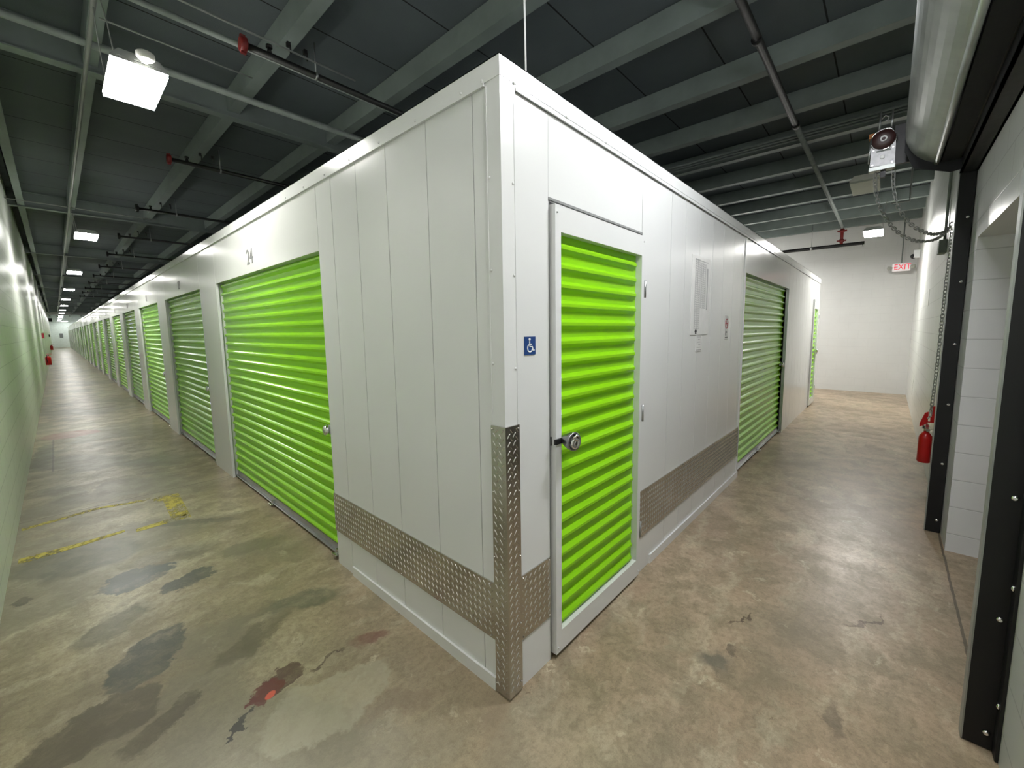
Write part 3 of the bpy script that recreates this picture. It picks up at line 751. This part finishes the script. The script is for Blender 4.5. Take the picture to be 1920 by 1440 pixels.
# ------------------------------------------------------------------ rolling door at the right opening
def guide(label,x,top,rivz,mirror):
    t=thing('door_guide',label,'door guide',(x,-1.5,0))
    s=-1 if mirror else 1   # wall leg direction
    bm=newbm(); box(bm,0,.008,.004,.085,.004,top); obj('front_plate',bm,M['black'],t,.001)
    bm=newbm(); box(bm,.035,.043,.004,.085,.004,top); obj('rear_plate',bm,M['black'],t,.001)
    bm=newbm(); 
    if mirror: box(bm,-.05,.0,0.0005,.010,.004,top)
    else: box(bm,.043,.10,0.0005,.010,.004,top)
    obj('wall_leg',bm,M['black'],t,.001)
    bm=newbm(); box(bm,.008,.035,.004,.03,.02,top); obj('spacer',bm,M['blackrub'],t)
    bm=newbm(); box(bm,-.0008,.046,.085,.090,.004,top); obj('edge_strip',bm,M['galvdull'],t)
    for z in rivz:
        bm=newbm(); lathe(bm,[(.011,0),(.010,.004),(.005,.008)],(0,.028,z),(-1,0,0),12); obj('rivet',bm,M['chrome'],t)
    if mirror:
        for z in [r+.14 for r in rivz]:
            bm=newbm(); lathe(bm,[(.012,0),(.011,.005),(.005,.009)],(-.03,.010,z),(0,1,0),12); obj('rivet',bm,M['chrome'],t)
    return t
guide('tall black riveted door guide at the far side of the opening',3.10,2.72,[.10,.535,.98,1.42,1.86,2.30,2.66],False)
guide('black riveted door guide close to the camera at the lower right',.985,2.72,[.066,.512,.96,1.41,1.85,2.3],True)
# hood (part cylinder of sheet steel), coil inside, lintel angles
t=thing('rolling_door','rolled-up steel door in a curved grey hood over the right opening','door',(0,-1.5,0))
bm=newbm(); X0,X1=.9,3.0
cyy,czz,r=.12,2.93,.27
pts=[]
for i in range(0,25):
    a=math.radians(-70+i*(162/24)); pts.append((cyy+r*math.cos(a),czz+r*math.sin(a)))
pts.append((0.003,3.2))
inner=[(cyy+(y-cyy)*.975,czz+(z-czz)*.975) for y,z in pts]
for k in range(len(pts)-1):
    prism(bm,[pts[k],pts[k+1],inner[k+1],inner[k]],lambda y,z,x:(x,y,z),X0,X1)
bmesh.ops.remove_doubles(bm,verts=bm.verts,dist=1e-5)
for f in bm.faces: f.smooth=False
obj('hood',bm,M['galvdull'],t)
bm=newbm(); a=math.radians(-70); tube(bm,[(X0,cyy+r*math.cos(a),czz+r*math.sin(a)),(X1,cyy+r*math.cos(a),czz+r*math.sin(a))],.016,10); obj('hood_lip',bm,M['galvdull'],t)
bm=newbm(); cyl(bm,(X0+.03,.12,2.93),(X1-.03,.12,2.93),.205,n=32); obj('curtain_coil',bm,M['blackrub'],t)
bm=newbm(); box(bm,1.04,3.09,.0,.09,2.60,2.608); box(bm,1.04,3.09,.0,.012,2.60,2.75); box(bm,1.04,3.09,.075,.09,2.60,2.68); box(bm,1.04,3.09,.0,.13,2.68,2.70); obj('lintel_angle',bm,M['black'],t)
bm=newbm(); box(bm,1.04,2.99,.10,.19,2.672,2.684); obj('brush_seal',bm,M['blackrub'],t)
bm=newbm(); prism(bm,[(0.003,2.62),(.14,2.60),(.33,2.67),(.385,2.80),(.39,3.0),(.28,3.22),(0.003,3.22)],lambda y,z,x:(x,y,z),3.0,3.012); obj('end_bracket',bm,simple('dark_grey_bracket',(.02,.021,.024,1),.85),t)
# chain hoist gearbox on the end bracket
t=thing('chain_hoist','silver gear housing with a dark wheel hanging beside the door hood','hoist',(3.10,-.99,2.86))
hw=.070
poly=[(-hw-.004,-.105),(hw,-.09),(hw,.075)]+[(hw*math.cos(math.radians(q)),.085+.085*math.sin(math.radians(q))) for q in range(0,181,12)]+[(-hw,.075)]
bm=newbm(); prism(bm,poly,lambda y,z,x:(x,y,z),0,.006); obj('face_plate',bm,simple('brushed_hoist_plate',(.42,.42,.43,1),.5,.55,.15,30),t)
bm=newbm(); box(bm,-.002,0,-.045,.038,.004,.016); obj('rating_label',bm,M['conduit'],t)
bm=newbm(); prism(bm,[(y*1.07,z*1.03) for y,z in poly],lambda y,z,x:(x,y,z),.035,.09); obj('gearbox',bm,M['galvdull'],t,.004)
bm=newbm(); box(bm,-.006,.06,-.078,.076,-.128,-.098); obj('lower_bracket',bm,M['galvdull'],t,.002)
bm=newbm(); lathe(bm,[(.066,0),(.070,.006),(.066,.018),(.03,.02)],(0,0,.090),(-1,0,0),28)
w_=obj('hand_wheel',bm,M['hub'],t)
bm=newbm(); lathe(bm,[(.021,.018),(.021,.027),(.013,.027),(.012,.019)],(0,0,.090),(-1,0,0),24); obj('shaft_collar',bm,M['signwhite'],w_)
bm=newbm()
for k in range(5):
    a0=math.radians(k*72+20); pts=[(-.008,.074*math.cos(a0+q*.09),.090+.074*math.sin(a0+q*.09)) for q in range(8)]; tube(bm,pts,.0045,6)
obj('pocket_rim',bm,M['chrome'],w_)
bm=newbm(); lathe(bm,[(.015,0),(.015,.007),(.008,.007),(.007,.002)],(0,0,-.035),(-1,0,0),20); obj('bearing',bm,M['signwhite'],t)
for y in (-.058,.055):
    for z in (-.085,.02,): 
        bm=newbm(); lathe(bm,[(.006,0),(.005,.006)],(0,y,z),(-1,0,0),8); obj('bolt',bm,M['chrome'],t)
bm=newbm(); tube(bm,[(.02,.075,.12),(.02,.079,-.06)],.006,8); obj('release_rod',bm,M['galv'],t)
bm=newbm(); box(bm,.02,.05,-.025,.005,-.18,-.128); obj('chain_guide',bm,M['black'],t)
bm=newbm(); tube(bm,[(.03,.03,.16),(.03,.03,.30)],.006,6); tube(bm,[(.03,-.04,.15),(.03,-.04,.30)],.006,6); tube(bm,[(.0,.02,.24),(0,.0,.26),(0,-.02,.245),(0,-.015,.225),(0,.0,.22)],.004,6); obj('hanger_bracket',bm,M['galv'],t)
bm=newbm(); box(bm,.04,.09,.05,.09,.13,.165); obj('caution_tag',bm,M['yellowrag'],t)
bm=newbm(); box(bm,.03,.055,-.30,-.06,-.10,.18); obj('mounting_arm',bm,M['black'],t)
# chains
def chain_bm(P,L=.045,r=.0038,w=.0118):
    bm=newbm(); path=smooth_path(P,24)
    acc=0; i=0; alt=0; step=L-3.2*r; nxt=0; prev=path[0]
    for p in path[1:]:
        seg=(p-prev).length
        while acc+seg>=nxt and seg>0:
            c=prev+(p-prev)*((nxt-acc)/seg); d,u,v=frame_of(p-prev)
            a=math.radians(45 if alt%2 else -45)+random.uniform(-.2,.2); s=u*math.cos(a)+v*math.sin(a)
            pts=[]
            h=L/2-w
            for q in range(5): t_=math.radians(-90+45*q); pts.append(c+d*(h+w*math.cos(t_)) + s*(w*math.sin(t_)))
            for q in range(5): t_=math.radians(90+45*q); pts.append(c+d*(-h+w*math.cos(t_)) + s*(w*math.sin(t_)))
            tube(bm,pts,r,5,True); alt+=1; nxt+=step
        acc+=seg; prev=p
    return bm
CH='hoist chains hanging by the far door guide'
tag(obj('hoist_chain',chain_bm([(3.15,-.955,2.71),(3.2,-.965,2.60),(3.3,-1.01,2.46),(3.5,-1.10,2.34),(3.7,-1.22,2.27),(4.0,-1.36,2.30),(4.45,-1.47,2.44)]),M['galv']),'left strand of the hoist chain drooping from the gearbox to the wall hook','chain',CH)
tag(obj('hoist_chain',chain_bm([(3.15,-1.06,2.71),(3.17,-1.07,2.60),(3.22,-1.11,2.45),(3.35,-1.20,2.33),(3.6,-1.32,2.29),(4.0,-1.42,2.36),(4.42,-1.47,2.46)]),M['galv']),'right strand of the hoist chain drooping from the gearbox to the wall hook','chain',CH)
tag(obj('hoist_chain',chain_bm([(3.95,-1.46,2.38),(3.95,-1.46,2.1),(3.95,-1.455,1.78),(3.92,-1.45,1.2),(3.93,-1.44,.80),(3.91,-1.43,.74)],L=.042,r=.0038),M['galv']),'long chain hanging straight down the right wall beside the far guide','chain',CH)
bm=newbm(); tube(bm,[(3.93,-1.5,2.42),(3.93,-1.45,2.42),(3.93,-1.44,2.40),(3.93,-1.45,2.37)],.007,8); box(bm,3.9,3.96,-1.5,-1.494,2.38,2.46)
tag(obj('chain_hook',bm,M['galv']),'steel hook on the right wall holding the long hanging chain','hook')
# ------------------------------------------------------------------ extinguishers
def extinguisher(label,loc,group=None,h=.42,r=.075,rz=0,hose=True):
    t=thing('fire_extinguisher',label,'fire extinguisher',loc,group,rz)
    bm=newbm(); lathe(bm,[(r*.9,0),(r,.012),(r,h*.78),(r*.93,h*.86),(r*.6,h*.95),(.02,h)],(0,0,0),(0,0,1),28); obj('cylinder',bm,M['red'],t)
    bm=newbm(); cyl(bm,(0,0,h),(0,0,h+.05),.018,n=12); box(bm,-.02,.02,-.018,.03,h+.03,h+.06); obj('valve',bm,M['chrome'],t)
    bm=newbm(); box(bm,-.10,.03,-.010,.010,h+.065,h+.078); box(bm,-.09,.02,-.010,.010,h+.045,h+.052); obj('handle',bm,M['red'],t,.003)
    bm=newbm() if hose else None
    if hose: tube(bm,smooth_path([(0,.02,h+.04),(.03,.06,h+.02),(.04,r+.02,h-.08),(.02,r+.02,h-.25)],6),.009,8)
    if hose: obj('hose',bm,M['blackrub'],t)
    bm=newbm(); lathe(bm,[(.016,0),(.016,.01)],(-.02,-.01,h+.02),(-1,0,0),12); obj('gauge',bm,M['chrome'],t)
    bm=newbm(); box(bm,-.02,.02,-r-.02,-r+.006,h*.3,h+.02); obj('wall_bracket',bm,M['galv'],t)
    return t
ex=extinguisher('red fire extinguisher on the right wall under the hanging chain',(4.3,-1.5+.055,.24),None,.30,.05,0,False)
t=thing('extinguisher_sign','red folded panel on the right wall just above the fire extinguisher','sign',(4.3,-1.5,.58))
bm=newbm(); prism(bm,[(.065,.03),(.105,.0),(.105,.035),(.075,.14),(.05,.155),(.05,.05)],lambda y,z,x:(x,y,z),0,.02); box(bm,.0,.02,-.0,.06,.05,.06); box(bm,-.0,.02,0,.035,.06,.21); obj('sign_panel',bm,M['red'],t)
GE='fire extinguishers on the left corridor wall'
e1=extinguisher('nearer red fire extinguisher on the left corridor wall',(-1.365,22.3,.45),GE,.33,.075,PI)
dup(e1,(-1.365,46,.45),'farther small red fire extinguisher on the left corridor wall',PI)
for (y,z,l) in ((23.5,1.53,'nearer'),(51,1.5,'farther')):
    bm=newbm(); box(bm,-1.46,-1.40,y-.004,y+.006,z-.1,z+.1); box(bm,-1.46,-1.455,y-.1,y+.1,z-.1,z+.1)
    tag(obj('projecting_sign',bm,M['redink'] if l=='nearer' else M['blackink']),'%s small projecting sign high on the left corridor wall'%l,'sign')
# far end marks on the end wall
bm=newbm(); box(bm,-.75,-.45,YEND-.01,YEND,1.2,1.75); tag(obj('end_wall_notice',bm,M['conduit']),'small dark notice on the pale far end wall','notice')
bm=newbm(); box(bm,-1.45,-1.18,70,70.2,3.05,3.45); tag(obj('dark_wall_unit',bm,M['black']),'dark box high at the far left end of the left corridor','box')
# ------------------------------------------------------------------ yellow floor paint
def paint(pts,name,label):
    bm=newbm(); vs=[bm.verts.new((x,y,.0012)) for x,y in pts]; vb=[bm.verts.new((x,y,.0002)) for x,y in pts]
    n=len(pts); bm.faces.new(vs); bm.faces.new(vb[::-1])
    for i in range(n): bm.faces.new((vs[i],vb[i],vb[(i+1)%n],vs[(i+1)%n]))
    return bm
t=thing('floor_marking','worn yellow painted box outline on the left corridor floor','floor marking')
for pts in ([(-1.44,4.06),(-1.02,4.17),(-.60,4.06),(-.60,4.00),(-1.02,4.11),(-1.44,4.0)],
            [(-.64,4.08),(-.47,4.03),(-.50,3.3),(-.62,3.3),(-.60,3.9),(-.66,3.95)],
            [(-.52,3.38),(-.84,3.33),(-.84,3.26),(-.50,3.28)],
            [(-.90,3.39),(-1.13,3.36),(-1.43,3.36),(-1.43,3.25),(-1.13,3.29),(-.90,3.34)]):
    obj('painted_line',paint(pts,'p','l'),M['yellow'],t)

# ------------------------------------------------------------------ world, camera, view
w=bpy.data.worlds.new('world'); bpy.context.scene.world=w; w.use_nodes=True
w.node_tree.nodes['Background'].inputs[0].default_value=(.5,.55,.6,1); w.node_tree.nodes['Background'].inputs[1].default_value=.02
cam=bpy.data.cameras.new('camera'); co=bpy.data.objects.new('camera',cam); C.objects.link(co)
f=769.7; yaw=math.radians(41.083); pit=math.radians(6.269); roll=-.01031
fwd0=Vector((math.cos(yaw),math.sin(yaw),0)); r0=Vector((math.sin(yaw),-math.cos(yaw),0)); up=Vector((0,0,1))
fw=fwd0*math.cos(pit)-up*math.sin(pit); u1=up*math.cos(pit)+fwd0*math.sin(pit)
Rr=r0*math.cos(roll)+u1*math.sin(roll); Uu=u1*math.cos(roll)-r0*math.sin(roll)
mt=Matrix((Rr,Uu,-fw)).transposed().to_4x4(); mt.translation=Vector((-1.126,-1.107,1.55)); co.matrix_world=mt
cam.sensor_fit='HORIZONTAL'; cam.sensor_width=36; cam.lens=f/1920*36; cam.clip_start=.02; cam.clip_end=200
cam.shift_x=-31.8/1920; cam.shift_y=-16.3/1920
sc=bpy.context.scene; sc.camera=co
sc.view_settings.view_transform='Standard'; sc.view_settings.look='None'; sc.view_settings.gamma=1; sc.view_settings.use_curve_mapping=False
sc.view_settings.exposure=0.15
sc.cycles.max_bounces=8; sc.cycles.diffuse_bounces=5
